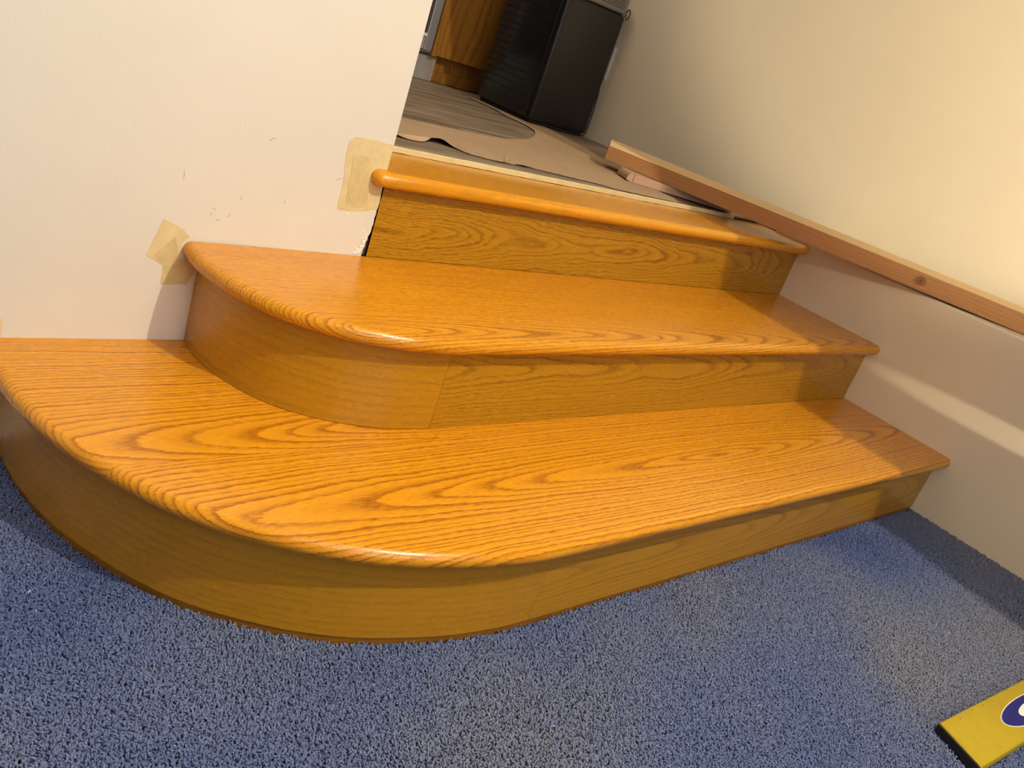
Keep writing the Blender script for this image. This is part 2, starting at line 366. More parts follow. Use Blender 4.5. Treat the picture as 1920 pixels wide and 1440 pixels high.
# upper floor
b = box_bm(-3.0, 2.1, YT+0.001, 3.0, Z3 - 0.25, Z3 - 0.006)
ufloor = struct('floor_upper', b, M['dark']); ufloor['label'] = 'grey brown plank floor of the upper level'
rr = random.Random(9); pw = 0.178
for i in range(16):
    y0 = YT + i*pw; y1 = min(y0 + pw - 0.0008, 2.99)
    xs = [-3.0, rr.uniform(-1.6, -0.6), rr.uniform(0.3, 1.1), 2.05] if i > 1 else [-3.0, -0.8, 2.05]
    for j in range(len(xs)-1):
        o = bm_to('plank', box_bm(xs[j], xs[j+1] - 0.0008, y0, y1, Z3 - 0.006, Z3 - 0.0008), M['vinyl'], ufloor)
        set_gc(o, lambda c, i=i, j=j: (c.x + 1.7*i + 3*j, c.y, i*3.1 + j*1.7))
# room shell out of frame
struct('wall_front', box_bm(-3.12, 2.2, YF - 0.12, YF, -0.06, 2.9), M['room'])
struct('wall_far_left', box_bm(-3.12, -3.0, YF, 3.0, -0.06, 2.9), M['room'])
struct('wall_kitchen_back', box_bm(-3.12, 2.2, 3.0, 3.12, 0.2, 2.9), M['room'])
struct('ceiling', box_bm(-3.12, 2.2, YF - 0.12, 3.12, 2.9, 3.0), M['ceil'])
# added unseen box over the right side, shaped to throw the straight tread shadow
def shx(y, z): return 1.325 + 0.1*y - 0.4*z
zb = 1.90
struct('shadow_box', prism_bm([(shx(-2.9, zb), -2.9, zb), (shx(0.9, zb), 0.9, zb), (1.9, 0.9, zb), (1.9, -2.9, zb)], (0, 0, 0.99)), M['ceil'])['label'] = 'added unseen box that shades the right side'

# ------------------------------------------------------------------ staircase
stair = empty('staircase', 'varnished golden oak staircase of three steps with rounded left ends', 'staircase')
C2 = [(-0.3180, -0.0006), (-0.3235, -0.062), (-0.3080, -0.1445), (-0.2680, -0.2240), (-0.2020, -0.2820), (-0.1210, -0.3170), (-0.0500, -0.3300), (SEAM2, -T2)]
C1 = [(-0.5910, -0.0006), (-0.5880, -0.130), (-0.5570, -0.270), (-0.4800, -0.4180), (-0.3880, -0.5120), (-0.2820, -0.5790), (-0.1560, -0.6220), (-0.0500, -0.6400), (SEAM1, -T1)]
c2 = catmull(C2, 12); c1 = catmull(C1, 12)
def tread_bm(tip, back, z, th=TH, seg=12):
    """tip = plan curve of the extreme nosing edge, left wall -> right wall; back = plan points closing the outline (right -> left)"""
    b = bmesh.new(); r = th/2; nn = normals2(tip); rings = []
    for p, n in zip(tip, nn):
        ring = []
        for k in range(seg+1):
            a = -math.pi/2 + math.pi*k/seg
            ring.append(b.verts.new((p.x - n.x*r*(1-math.cos(a)), p.y - n.y*r*(1-math.cos(a)), z - r + r*math.sin(a))))
        rings.append(ring)
    for i in range(len(rings)-1):
        for k in range(seg): b.faces.new((rings[i][k], rings[i+1][k], rings[i+1][k+1], rings[i][k+1]))
    bt = [b.verts.new((x, y, z)) for x, y in back]; bb = [b.verts.new((x, y, z-th)) for x, y in back]
    top = [q[-1] for q in rings] + bt; bot = [q[0] for q in rings] + bb
    n0 = len(rings)
    b.faces.new([q for q in rings[-1]] + [bt[0], bb[0]])
    b.faces.new([q for q in rings[0]][::-1] + [bb[-1], bt[-1]])
    for i in range(len(back)-1): b.faces.new((bt[i], bt[i+1], bb[i+1], bb[i]))
    for loop in (top, bot):
        es = []
        for i in range(len(loop)):
            e = b.edges.get((loop[i], loop[(i+1) % len(loop)])) or b.edges.new((loop[i], loop[(i+1) % len(loop)])); es.append(e)
        bmesh.ops.triangle_fill(b, use_beauty=True, edges=es)
    bmesh.ops.recalc_face_normals(b, faces=b.faces[:])
    return b
def smooth_angle(o, ang=40):
    for p in o.data.polygons: p.use_smooth = True
    o.data.set_sharp_from_angle(angle=math.radians(ang))
def cut(b, co, no, keep_outer):
    r = bmesh.ops.bisect_plane(b, geom=b.verts[:]+b.edges[:]+b.faces[:], plane_co=co, plane_no=no, clear_inner=keep_outer, clear_outer=not keep_outer)
    es = [e for e in r['geom_cut'] if isinstance(e, bmesh.types.BMEdge)]
    bmesh.ops.holes_fill(b, edges=es, sides=0)
    return b
def straight(c, x1=W, n=6):
    p = c[-1]; return c + [Vector((p.x + (x1 - p.x)*k/n, p.y, 0)) for k in range(1, n+1)]
WR = W - 0.0008
tip2 = offset(straight(c2, WR), NOSE); tip1 = offset(straight(c1, WR), NOSE)
tip2[0].y = tip1[0].y = -0.0006
idy = lambda c: (c.x, c.y, -c.z)
# lowest tread: front board, back-left board, strip behind
ys = -0.3637
def t1(): return tread_bm(tip1, [(WR, -0.30), (WR, -0.0006), (-0.3, -0.0006)], Z1)
b = cut(t1(), (0, ys - 0.0002, 0), (0, 1, 0), False)
o = bm_to('tread', b, M['oak_t1'], stair); smooth_angle(o); set_gc(o, lambda c: (c.x, c.y, (Z1-c.z)*1.0)); o['label'] = 'front board of the lowest tread'
b = cut(t1(), (0, ys + 0.0002, 0), (0, 1, 0), True); b = cut(b, (-0.0184, 0, 0), (1, 0, 0), False); b = cut(b, (0, -0.0695, 0), (0, 1, 0), False)
o = bm_to('tread', b, M['oak_t1b'], stair); smooth_angle(o); set_gc(o, lambda c: (c.x, c.y, Z1-c.z)); o['label'] = 'back left board of the lowest tread'
b = cut(t1(), (0, -0.0692, 0), (0, 1, 0), True); b = cut(b, (-0.0184, 0, 0), (1, 0, 0), False)
o = bm_to('tread', b, M['oak_t1c'], stair); smooth_angle(o); set_gc(o, lambda c: (c.x, c.y, Z1-c.z)); o['label'] = 'narrow board of the lowest tread against the wall'
b = cut(t1(), (0, ys + 0.0002, 0), (0, 1, 0), True); b = cut(b, (-0.0180, 0, 0), (1, 0, 0), True)
o = bm_to('tread', b, M['oak_t1c'], stair); smooth_angle(o); set_gc(o, lambda c: (c.x, c.y, Z1-c.z)); o['label'] = 'strip of the lowest tread along the middle riser'
b = tread_bm(tip2, [(WR, -0.15), (WR, -0.0006), (-0.16, -0.0006)], Z2)
o = bm_to('tread', b, M['oak_t2'], stair); smooth_angle(o); set_gc(o, lambda c: (c.x, c.y, Z2-c.z)); o['label'] = 'middle tread'
tip3 = catmull([(-0.0375, -0.0006), (-0.0368, -0.014), (-0.031, -0.025), (-0.020, -0.030)], 6); tip3 = straight(tip3, WR)
for q in tip3[-6:]: q.y = -0.030
b = tread_bm(tip3, [(WR, YT-0.0018), (-0.0035, YT-0.0018), (-0.0035, -0.0008)], ZT)
o = bm_to('tread', b, M['oak_t3'], stair); smooth_angle(o); set_gc(o, lambda c: (c.x, c.y, ZT-c.z)); o['label'] = 'top tread with taped back edge'
# risers
def riser_bm(curve, z0, z1_, th=0.016, back=0.0):
    c = [p - n*back for p, n in zip(curve, normals2(curve))]; inn = [p - n*(th+back) for p, n in zip(curve, normals2(curve))]
    inn[0].y = min(inn[0].y, -0.0006) if abs(curve[0].y) < 0.01 else inn[0].y; c[0].y = min(c[0].y, -0.0006) if abs(curve[0].y) < 0.01 and c[0].x < -0.1 else c[0].y
    b = bmesh.new(); q = [[b.verts.new((p.x, p.y, z)) for p in s] for s in (c, inn) for z in (z0, z1_)]
    for i in range(len(c)-1):
        b.faces.new((q[0][i], q[0][i+1], q[1][i+1], q[1][i])); b.faces.new((q[2][i], q[3][i], q[3][i+1], q[2][i+1]))
        b.faces.new((q[1][i], q[1][i+1], q[3][i+1], q[3][i])); b.faces.new((q[0][i], q[2][i], q[2][i+1], q[0][i+1]))
    for i in (0, -1): b.faces.new((q[0][i], q[1][i], q[3][i], q[2][i]))
    return b
def arc_gc(o, curve):
    L = [0.0]
    for i in range(1, len(curve)): L.append(L[-1] + (curve[i]-curve[i-1]).length)
    cv = np.array([(p.x, p.y) for p in curve]); LL = np.array(L)
    def f(c):
        d = (cv[:, 0]-c.x)**2 + (cv[:, 1]-c.y)**2; i = int(d.argmin()); return (LL[i], c.z + 0.3, 0.0)
    set_gc(o, f)
def line(x0, x1, y, n=4): return [Vector((x0 + (x1-x0)*k/n, y, 0)) for k in range(n+1)]
ze = 0.0003
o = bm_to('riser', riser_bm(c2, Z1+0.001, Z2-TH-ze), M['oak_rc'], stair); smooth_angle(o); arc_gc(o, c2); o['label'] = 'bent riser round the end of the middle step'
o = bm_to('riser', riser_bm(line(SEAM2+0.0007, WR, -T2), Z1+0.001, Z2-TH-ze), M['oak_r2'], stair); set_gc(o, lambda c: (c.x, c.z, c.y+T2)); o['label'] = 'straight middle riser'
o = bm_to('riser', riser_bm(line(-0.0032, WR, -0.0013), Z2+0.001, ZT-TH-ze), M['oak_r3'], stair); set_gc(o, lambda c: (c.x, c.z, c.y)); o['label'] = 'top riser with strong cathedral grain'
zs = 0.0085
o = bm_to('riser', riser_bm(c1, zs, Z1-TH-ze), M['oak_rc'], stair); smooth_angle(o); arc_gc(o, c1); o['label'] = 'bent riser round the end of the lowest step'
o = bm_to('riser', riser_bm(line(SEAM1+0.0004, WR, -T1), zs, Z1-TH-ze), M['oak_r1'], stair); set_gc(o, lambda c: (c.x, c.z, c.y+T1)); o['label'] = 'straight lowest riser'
full1 = c1 + line(SEAM1, WR, -T1)[1:]
o = bm_to('base_strip', riser_bm(full1, -0.0098, zs-0.0002, th=0.012, back=0.002), M['strip'], stair); smooth_angle(o); o['label'] = 'dark brown strip between riser and carpet'
# added dark box painting in the shade of the gap at the broken corner
bm_to('gap_fill', box_bm(-0.0105, -0.0036, 0.004, 0.03, Z2+0.0004, 0.392), M['dark'], stair)

# ------------------------------------------------------------------ masking tape
def wob(pts, amp, seed, n=3):
    rr = random.Random(seed); out = []
    for i in range(len(pts)):
        a = Vector(pts[i]); b_ = Vector(pts[(i+1) % len(pts)])
        out.append(a)
        for k in range(1, n): out.append(a.lerp(b_, k/n) + Vector((rr.uniform(-amp, amp), rr.uniform(-amp, amp))))
    return out
def tape_patch(pts, y, th, mat, parent, name='tape_strip', amp=0.0012, seed=1, label=None):
    P = wob([Vector(p) for p in pts], amp, seed)
    b = prism_bm([(p.x, y, p.y) for p in P], (0, -th, 0)); o = bm_to(name, b, mat, parent)
    if label: o['label'] = label
    return o
tA = empty('masking_tape', 'masking tape patch on the wall corner beside the top tread nosing', 'tape')
tape_patch([(-0.0967, 0.5639), (-0.086, 0.5735), (-0.0507, 0.5748), (-0.0062, 0.5729), (-0.0063, 0.5203), (-0.0063, 0.488),
            (-0.0055, 0.452), (-0.0235, 0.4470), (-0.0672, 0.4405), (-0.0877, 0.4425), (-0.0895, 0.4935), (-0.095, 0.5311)], -0.0002, 0.0005, M['tape'], tA, seed=5)
tape_patch([(-0.082, 0.5427), (-0.0642, 0.5456), (-0.0467, 0.5427), (-0.0402, 0.5183), (-0.0395, 0.4965), (-0.0290, 0.4565), (-0.0446, 0.4494), (-0.0734, 0.4539)], -0.0008, 0.0005, M['tape2'], tA, seed=7, label='second piece of tape stuck over the first')
tB = empty('masking_tape', 'masking tape patch on the wall at the left tip of the middle tread', 'tape')
tape_patch([(-0.386, 0.3898), (-0.3544, 0.3773), (-0.3398, 0.3643), (-0.3445, 0.3590), (-0.3505, 0.3537), (-0.3515, 0.3211), (-0.3603, 0.3125), (-0.375, 0.3120), (-0.4035, 0.3273)], -0.0002, 0.0005, M['tape'], tB, seed=11)
tape_patch([(-0.3512, 0.326), (-0.3545, 0.3156), (-0.3752, 0.3125), (-0.3735, 0.2787), (-0.3307, 0.2805), (-0.3215, 0.300), (-0.3215, 0.3255)], -0.0001, 0.0004, M['tape2'], tB, seed=12, label='lower piece of tape under the nosing')
tape_patch([(-0.3709, 0.3538), (-0.362, 0.3610), (-0.3571, 0.3478), (-0.3542, 0.3186), (-0.3740, 0.3160), (-0.392, 0.328)], -0.0008, 0.0004, M['tape2'], tB, seed=13, label='creased piece of tape stuck over the first')
tC = empty('masking_tape', 'scrap of masking tape on the wall above the lowest tread at the left picture edge', 'tape')
tape_patch([(-0.63, 0.225), (-0.5975, 0.2162), (-0.5925, 0.2006), (-0.5935, 0.1856), (-0.63, 0.184)], -0.0002, 0.0005, M['tape'], tC, seed=14)
b = bmesh.new(); rr = random.Random(2); nx = 80; rows = []
for i in range(nx+1):
    x = -0.0035 + 1.36*i/nx; lo = ZT + 0.0003 + rr.uniform(0, 0.0009); yb = YT + 0.006 + rr.uniform(-0.001, 0.001); q = 0.0004*math.sin(i*0.9) 
    rows.append([b.verts.new(p) for p in ((x, YT-0.0004, lo), (x, YT-0.0009-abs(q), lo), (x, YT-0.0009-abs(q), Z3-0.0012), (x, YT+0.0006, Z3+0.0004), (x, yb, Z3+0.0005), (x, yb, Z3-0.0002), (x, YT+0.0004, Z3-0.0004))])
for i in range(nx):
    for k in range(7): b.faces.new((rows[i][k], rows[i+1][k], rows[i+1][(k+1) % 7], rows[i][(k+1) % 7]))
b.faces.new(rows[0]); b.faces.new(rows[-1][::-1])
o = bm_to('masking_tape', b, M['tape']); tag(o, 'long strip of masking tape between the top tread and the plank floor', 'tape')

# ------------------------------------------------------------------ builder's paper on the upper floor
near = [(-0.30, 0.36), (0.05, 0.31), (0.16, 0.285), (0.199, 0.272), (0.226, 0.268), (0.262, 0.276), (0.290, 0.292), (0.315, 0.298), (0.345, 0.285), (0.357, 0.272), (0.366, 0.256), (0.372, 0.245), (0.39, 0.243),
        (0.408, 0.2334), (0.43, 0.233), (0.4488, 0.2219), (0.462, 0.231), (0.478, 0.234), (0.492, 0.229), (0.5092, 0.238), (0.53, 0.231), (0.56, 0.236), (0.606, 0.230), (0.65, 0.224), (0.699, 0.2147), (0.745, 0.212), (0.789, 0.2026),
        (0.82, 0.187), (0.86, 0.184), (0.93, 0.179), (1.008, 0.1760), (1.08, 0.174)]
right = [(1.12, 0.22), (1.13, 0.40), (1.205, 0.53), (1.235, 0.62), (1.300, 0.78), (1.330, 0.88), (1.345, 0.96), (1.37, 1.05), (1.38, 1.40)]
inner = [(1.222, 1.40), (1.225, 1.2253), (1.19, 1.10), (1.196, 1.05), (1.1886, 0.9796), (1.155, 0.905), (1.0978, 0.8371), (1.0194, 0.7558), (0.935, 0.685), (0.838, 0.6236), (0.76, 0.585), (0.6745, 0.5550), (0.548, 0.5433), (0.4605, 0.5405), (0.3448, 0.5319), (0.1, 0.52), (-0.30, 0.50)]
rr = random.Random(6); ne = []
for i in range(len(near)-1):
    a, c = Vector(near[i]), Vector(near[i+1]); ne.append(a)
    for k in (1, 2, 3): ne.append(a.lerp(c, k/4) + Vector((0, rr.uniform(-0.0022, 0.0022))))
ne.append(Vector(near[-1]))
inn = []
for i in range(len(inner)-1):
    a, c = Vector(inner[i]), Vector(inner[i+1])
    for k in range(4): inn.append(a.lerp(c, k/4))
inn.append(Vector(inner[-1]))
outl = [(p.x, p.y, Z3+0.0012) for p in ne] + [(x, y, Z3+0.0008) for x, y in right] + [(p.x, p.y, Z3+0.0022) for p in inn]
b = prism_bm(outl, (0, 0, 0.0009))
for v in b.verts:
    x, y = v.co.x, v.co.y
    for cx, cy, s, h in ((0.318, 0.296, 0.026, 0.011), (0.285, 0.286, 0.020, 0.008), (0.455, 0.225, 0.012, 0.003), (0.53, 0.232, 0.02, 0.003), (0.18, 0.28, 0.02, 0.004), (0.08, 0.3, 0.05, 0.004)):
        v.co.z += h*math.exp(-((x-cx)**2 + (y-cy)**2)/(s*s))
o = bm_to('floor_paper', b, M['paper']); tag(o, 'brown protective paper sheet with torn front edge lying on the plank floor', 'paper')
# loose torn flap standing at the paper edge
b = tube_bm([(0.470, 0.235, Z3+0.004), (0.484, 0.247, Z3+0.012), (0.498, 0.262, Z3+0.016), (0.505, 0.268, Z3+0.017)], 0.0011, 5)
bm_to('torn_flap', b, M['paper'], o)

# ------------------------------------------------------------------ timber board and block on the ledge
F0 = Vector((1.054, 0.468, Z3 + 0.030)); N0 = Vector((1.5925, -0.643, Z3 + 0.0015))
ax = (N0 - F0); LEN = ax.length; ax.normalize(); E0 = F0 + ax*(LEN + 0.07)
side = Vector((-ax.y, ax.x, 0)).normalized()
if side.x < 0: side = -side
up = ax.cross(side).normalized(); up = up if up.z > 0 else -up
bd = empty('lumber_board', 'long rough lumber board with brown side and pale top lying along the ledge', 'board')
BW = 0.118; NS = 24
b = bmesh.new(); rings = []; tot = LEN + 0.07
for i in range(NS+1):
    t = i/NS; p = F0 + ax*tot*t; h = 0.0405 + (0.0505-0.0405)*t
    wdt = 0.135 - 0.010*t
    sd = side + up*(0.055 - 0.035*t)
    if i == 0: pf = p + side*0.0
    rr_ = 0.0012
    ring = [p, p + up*(h-rr_), p + up*h + sd*rr_, p + up*h + sd*(wdt-rr_), p + up*(h-rr_) + sd*wdt, p + sd*wdt]
    if i == 0: ring = [q + ax*0.0 for q in ring]; ring[3:] = [q - ax*0.30*wdt for q in ring[3:]]
    rings.append([b.verts.new(q) for q in ring])
for i in range(NS):
    for k in range(6):
        f = b.faces.new((rings[i][k], rings[i+1][k], rings[i+1][(k+1) % 6], rings[i][(k+1) % 6]))
        f.material_index = {0: 0, 1: 1, 2: 1, 3: 1, 4: 0, 5: 0}[k]
f = b.faces.new(rings[0]); f.material_index = 2; f = b.faces.new(rings[-1][::-1]); f.material_index = 2
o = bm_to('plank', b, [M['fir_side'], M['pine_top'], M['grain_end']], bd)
def bgc(c):
    q = c - F0; return (q.dot(ax), q.dot(side), q.dot(up))
set_gc(o, bgc)
# knot in the side of the board
KT = 0.948
kb = bmesh.new(); bmesh.ops.create_circle(kb, cap_ends=True, segments=20, radius=1.0)
rr = random.Random(8)
for v in kb.verts:
    k = 1 + rr.uniform(-0.12, 0.12); u_, v_ = v.co.x*0.017*k, v.co.y*0.014*k
    v.co = F0 + ax*(KT + u_) + up*(0.0245 + v_) - side*0.0003
kn = N('dark_knot'); kc = kn.attr('gc'); kx, ky, kz = kn.sep(kc)
q = kn.math('SQRT', kn.math('ADD', kn.math('POWER', kn.math('SUBTRACT', kx, KT), 2.0), kn.math('POWER', kn.math('SUBTRACT', kz, 0.0245), 2.0)))
q = kn.math('ADD', q, kn.math('MULTIPLY', kn.noise(kc, 160, 3, 0.6), 0.006))
kcol = kn.ramp(kn.math('MULTIPLY', q, 50), [(0.0, (0.05, 0.012, 0.006)), (0.25, (0.10, 0.03, 0.012)), (0.38, (0.34, 0.15, 0.05)), (0.55, (0.16, 0.07, 0.02)), (0.75, (0.36, 0.16, 0.05)), (0.95, (0.22, 0.095, 0.03))])
kn.set(Base_Color=kcol, Roughness=0.7)
kb.normal_update()
ko = bm_to('knot', kb, kn.m, bd); set_gc(ko, bgc); ko['label'] = 'dark round knot'
# short block under the far end
B0 = Vector((1.028, 0.338)); B1 = Vector((1.350, 0.172)); bx = (B1-B0); BL = bx.length; bx.normalize(); by = Vector((-bx.y, bx.x))
if by.y < 0: by = -by
HB = 0.0250; wd = 0.085
def bp_(l, w_, z): return Vector((B0.x + bx.x*l + by.x*w_, B0.y + bx.y*l + by.y*w_, Z3 + 0.0026 + z))
bl = empty('wood_block', 'short pinkish pine offcut with a rounded end lying under the long board', 'block')
b = bmesh.new()
out = []
for k in range(7):
    a = math.pi/2*k/6; out.append((0.024*(1-math.sin(a)), HB*0.45*(1-math.cos(a))))
fr_pts = [(0.0, 0.0035), (0.001, HB*0.55), (0.006, HB*0.85), (0.014, HB*0.96), (BL*0.5, HB*0.80), (BL, HB*0.62), (BL, 0.0), (0.012, 0.0)]
a_ = [b.verts.new(bp_(l, 0, z)) for l, z in fr_pts]; c_ = [b.verts.new(bp_(l, wd, z)) for l, z in fr_pts]
nF = len(fr_pts)
for i in range(nF): b.faces.new((a_[i], a_[(i+1) % nF], c_[(i+1) % nF], c_[i]))
b.faces.new(a_); b.faces.new(c_[::-1])
for f in b.faces: f.material_index = 0
o = bm_to('offcut', b, [M['block']], bl)
set_gc(o, lambda c: ((Vector((c.x, c.y))-B0).dot(bx), (Vector((c.x, c.y))-B0).dot(by), c.z - Z3))
# ruled line across the block end
b = bmesh.new(); prism_bm([bp_(0.019, -0.0003, 0.001), bp_(0.0215, -0.0003, 0.001), bp_(0.0225, -0.0003, HB*0.99), bp_(0.020, -0.0003, HB*0.99)], (by.x*0.0003, by.y*0.0003, 0), b)
bm_to('saw_line', b, M['strip'], bl)['label'] = 'dark line sawn near the rounded end'

# ------------------------------------------------------------------ kitchen cabinet, appliance beside it, plinth board
cb = empty('base_cabinet', 'oak kitchen base cabinet end behind the black purifier', 'cabinet')
yc = 1.56; zc = Z3 + 0.100
def cpart(name, x0, x1, y0, y1, z0, z1, mat, bev=0.0015, gx=0, label=None, parent=cb):
    o = bm_to(name, box_bm(x0, x1, y0, y1, z0, z1, bev, 2), mat, parent)
    set_gc(o, lambda c: (c.z, c.x + gx, c.y))
    if label: o['label'] = label
    return o
cpart('side_panel', 1.1495, 1.437, yc, yc+0.02, zc, 1.36, M['oak_cab'])
cpart('face_frame', 1.128, 1.1485, yc-0.004, yc+0.02, zc-0.004, 1.36, M['oak_cab'], gx=0.7)
cpart('body', 1.128, 1.437, yc+0.021, yc+0.60, zc, 1.36, M['oak_cab'], gx=0.3)
cpart('toe_kick', 1.19, 1.455, yc+0.062, yc+0.08, Z3+0.0003, zc-0.001, M['oak_cab'], gx=0.9, label='recessed dark oak toe board')
cpart('toe_rail', 1.215, 1.412, yc+0.054, yc+0.0615, Z3+0.0003, Z3+0.045, M['oak_cab'], gx=0.2)
cpart('worktop', 1.10, 1.455, yc-0.02, yc+0.62, 1.3605, 1.40, M['grey_panel'], 0.004)
ap = empty('dishwasher', 'steel framed appliance with dark door left of the oak cabinet end', 'appliance')
cpart('body', 0.55, 1.125, yc+0.012, yc+0.58, zc, 1.35, M['grey_panel'], 0.003, parent=ap)
cpart('door_panel', 0.58, 1.075, yc-0.002, yc+0.0115, zc+0.075, 1.33, M['browndoor'], 0.003, parent=ap)
cpart('door_frame', 1.080, 1.116, yc-0.010, yc+0.0115, zc+0.008, 1.33, M['lav'], 0.003, parent=ap, label='steel upright of the door frame')
cpart('door_rail', 0.58, 1.0785, yc-0.008, yc+0.0115, zc+0.012, zc+0.055, M['grey_panel'], 0.002, parent=ap)
cpart('handle_clip', 1.055, 1.0785, yc-0.014, yc-0.002, zc+0.057, zc+0.069, M['white'], 0.002, parent=ap, label='small white clip')
pl_ = empty('plinth_board', 'pale grey laminated plinth board standing below the appliance left of the cabinet', 'board')
cpart('panel', 0.55, 1.163, 1.594, 1.606, Z3+0.0003, zc-0.008, M['grey_panel'], 0.0008, parent=pl_)
cpart('edge_strip', 1.1635, 1.1685, 1.594, 1.606, Z3+0.0003, zc-0.008, M['grain_end'], 0.0005, parent=pl_, label='brown layered edge')
cpart('edge_strip', 1.169, 1.181, 1.594, 1.606, Z3+0.0003, zc-0.008, M['grey_panel'], 0.0005, parent=pl_)

# ------------------------------------------------------------------ black air purifier
au = empty('air_purifier', 'black upright air purifier with silver grille standing against the tall wall', 'appliance')
AX0, AX1, AY0, AY1 = 1.270, 1.573, 1.075, 1.405
zt = 0.992
b = box_bm(AX0, AX1, AY0, AY1, Z3+0.012, zt, 0.013, 4)
body = bm_to('body', b, M['black'], au); smooth_angle(body, 35)
o = bm_to('base', box_bm(AX0+0.012, AX1-0.010, AY0+0.012, AY1-0.012, Z3+0.0003, Z3+0.0125, 0.002), M['blackb'], au)
o = bm_to('front_panel', box_bm(AX0-0.006, AX0+0.001, AY0+0.020, AY1-0.015, Z3+0.020, zt-0.004, 0.003, 2), M['blackg'], au); smooth_angle(o, 35)
o['label'] = 'glossy black vent side'
fp = o
b = bmesh.new()
for r_ in range(12):
    for c_i in range(22):
        y = AY0 + 0.040 + c_i*0.0128; z = Z3 + 0.085 + r_*0.0245
        box_bm(AX0-0.0068, AX0-0.0055, y, y+0.0085, z, z+0.0045, 0, 1, b)
o = bm_to('vent_slots', b, M['blackb'], fp); o['kind'] = 'stuff'
o = bm_to('display', box_bm(AX0-0.0075, AX0-0.0055, AY0+0.085, AY0+0.235, 0.925, zt-0.006, 0.0008), M['blackb'], fp)
b = bmesh.new()
arc = [(AX0-0.0065, AY0+0.078+0.03*math.cos(a), Z3+0.055+0.018*math.sin(a)) for a in [math.pi*(1.05+0.9*k/10) for k in range(11)]]
tube_bm(arc, 0.0035, 6, b); o = bm_to('grip_recess', b, M['blackb'], fp, True); o['label'] = 'curved dark finger recess'
o = bm_to('seam', box_bm(AX0+0.0205, AX0+0.0215, AY0-0.0004, AY0+0.001, Z3+0.016, zt-0.002), M['blackb'], au)
# silver grille head with real holes as dark dots
o = bm_to('grille', box_bm(AX0+0.001, AX1-0.001, AY0+0.001, AY1-0.001, zt+0.0005, zt+0.085, 0.012, 4), M['silver'], au); smooth_angle(o, 35); gr = o
b = bmesh.new()
for r_ in range(7):
    for c_i in range(26):
        x = AX0 + 0.052 + c_i*0.0088 + (0.0044 if r_ % 2 else 0); z = zt + 0.020 + r_*0.0078
        q = [(x+0.0026*math.cos(a), AY0+0.0004, z+0.0026*math.sin(a)) for a in [math.pi/3*k for k in range(6)]]
        b.faces.new([b.verts.new(p_) for p_ in q])
o = bm_to('grille_holes', b, M['blackb'], gr); o['kind'] = 'stuff'
# cord hook and power cord
ring = [(1.589+0.011*math.cos(a), AY0+0.012, 1.000+0.017*math.sin(a)) for a in [2*math.pi*k/20 - math.pi*0.55 for k in range(19)]]
o = bm_to('cord_hook', tube_bm(ring, 0.0022, 8), M['rubber'], au, True)
cord = [(1.598, 1.13, 0.80), (1.596, 1.11, 0.74), (1.594, 1.10, 0.70), (1.590, 1.092, 0.65), (1.586, 1.088, 0.60), (1.582, 1.085, 0.562), (1.576, 1.085, 0.547), (1.565, 1.088, 0.5425), (1.550, 1.095, 0.5425)]
cc = []
for i in range(len(cord)-1):
    for k in range(4): cc.append(Vector(cord[i]).lerp(Vector(cord[i+1]), k/4))
o = bm_to('power_cord', tube_bm(cc, 0.0026, 8), M['rubber'], au, True)
# outlet plate on the tall wall
op = empty('wall_outlet', 'white outlet cover plate on the tall wall behind the black purifier', 'outlet')
yp = 1.108
b = box_bm(-0.0055, 0.0, 0.0, 0.075, 0.762, 0.882, 0.0015, 2)
o = bm_to('cover_plate', b, M['white'], op)
op.location = (uw(yp) - 0.0005, yp, 0); op.rotation_euler = (0, 0, math.atan(0.08))
for zz in (0.785, 0.835):
    o = bm_to('socket', box_bm(-0.0075, -0.0054, 0.022, 0.053, zz, zz+0.026, 0.001), M['white'], op)

# ------------------------------------------------------------------ yellow spirit level on the carpet
lv = empty('spirit_level', 'yellow spirit level with a blue oval emblem lying on the blue carpet', 'level')
LZ = 0.018; LW_ = 0.089; LL_ = 0.62
lv.location = (0.5936, -1.1039, 0); lv.rotation_euler = (0, 0, math.atan2(-0.030, 0.379))
def slanted(b, k):
    for v in b.verts:
        if v.co.x < 0.3: v.co.x += k*v.co.y
    return b
b = slanted(box_bm(0.004, LL_, -LW_, 0.0, -0.004, LZ, 0.0035, 3), 0.27)
o = bm_to('body', b, M['yellow'], lv); smooth_angle(o, 35)
o = bm_to('end_cap', slanted(box_bm(-0.001, 0.0038, -LW_+0.001, -0.001, -0.0035, LZ-0.0015, 0.001), 0.27), M['blackb'], lv)
def ellipse(a, b_, cx, cy, z, th, n=40, rot=0.0):
    P = []
    for k in range(n):
        t = 2*math.pi*k/n; x, y = a*math.cos(t), b_*math.sin(t)
        P.append((cx + x*math.cos(rot) - y*math.sin(rot), cy + x*math.sin(rot) + y*math.cos(rot), z))
    return prism_bm(P, (0, 0, th))
EX, EY = 0.284, -0.050
em = bm_to('emblem', ellipse(0.1310, 0.0272, EX, EY, LZ, 0.0003), M['cream'], lv); em['label'] = 'cream and blue oval emblem'
bm_to('emblem_oval', ellipse(0.1280, 0.0255, EX, EY, LZ+0.0003, 0.0003), M['blue'], em)
bm_to('emblem_centre', ellipse(0.0640, 0.0135, EX+0.002, EY-0.001, LZ+0.0006, 0.0003), M['cream'], em)
for (x, y, r1, r2) in ((0.062, -0.0100, 0.0030, 0.0016), (0.118, -0.0062, 0.004, 0.0008), (0.158, -0.0075, 0.0032, 0.0010), (0.09, -0.006, 0.003, 0.0006)):
    bm_to('paint_chip', ellipse(r1, r2, x, y, LZ, 0.0002, 10), M['scuff'], lv)

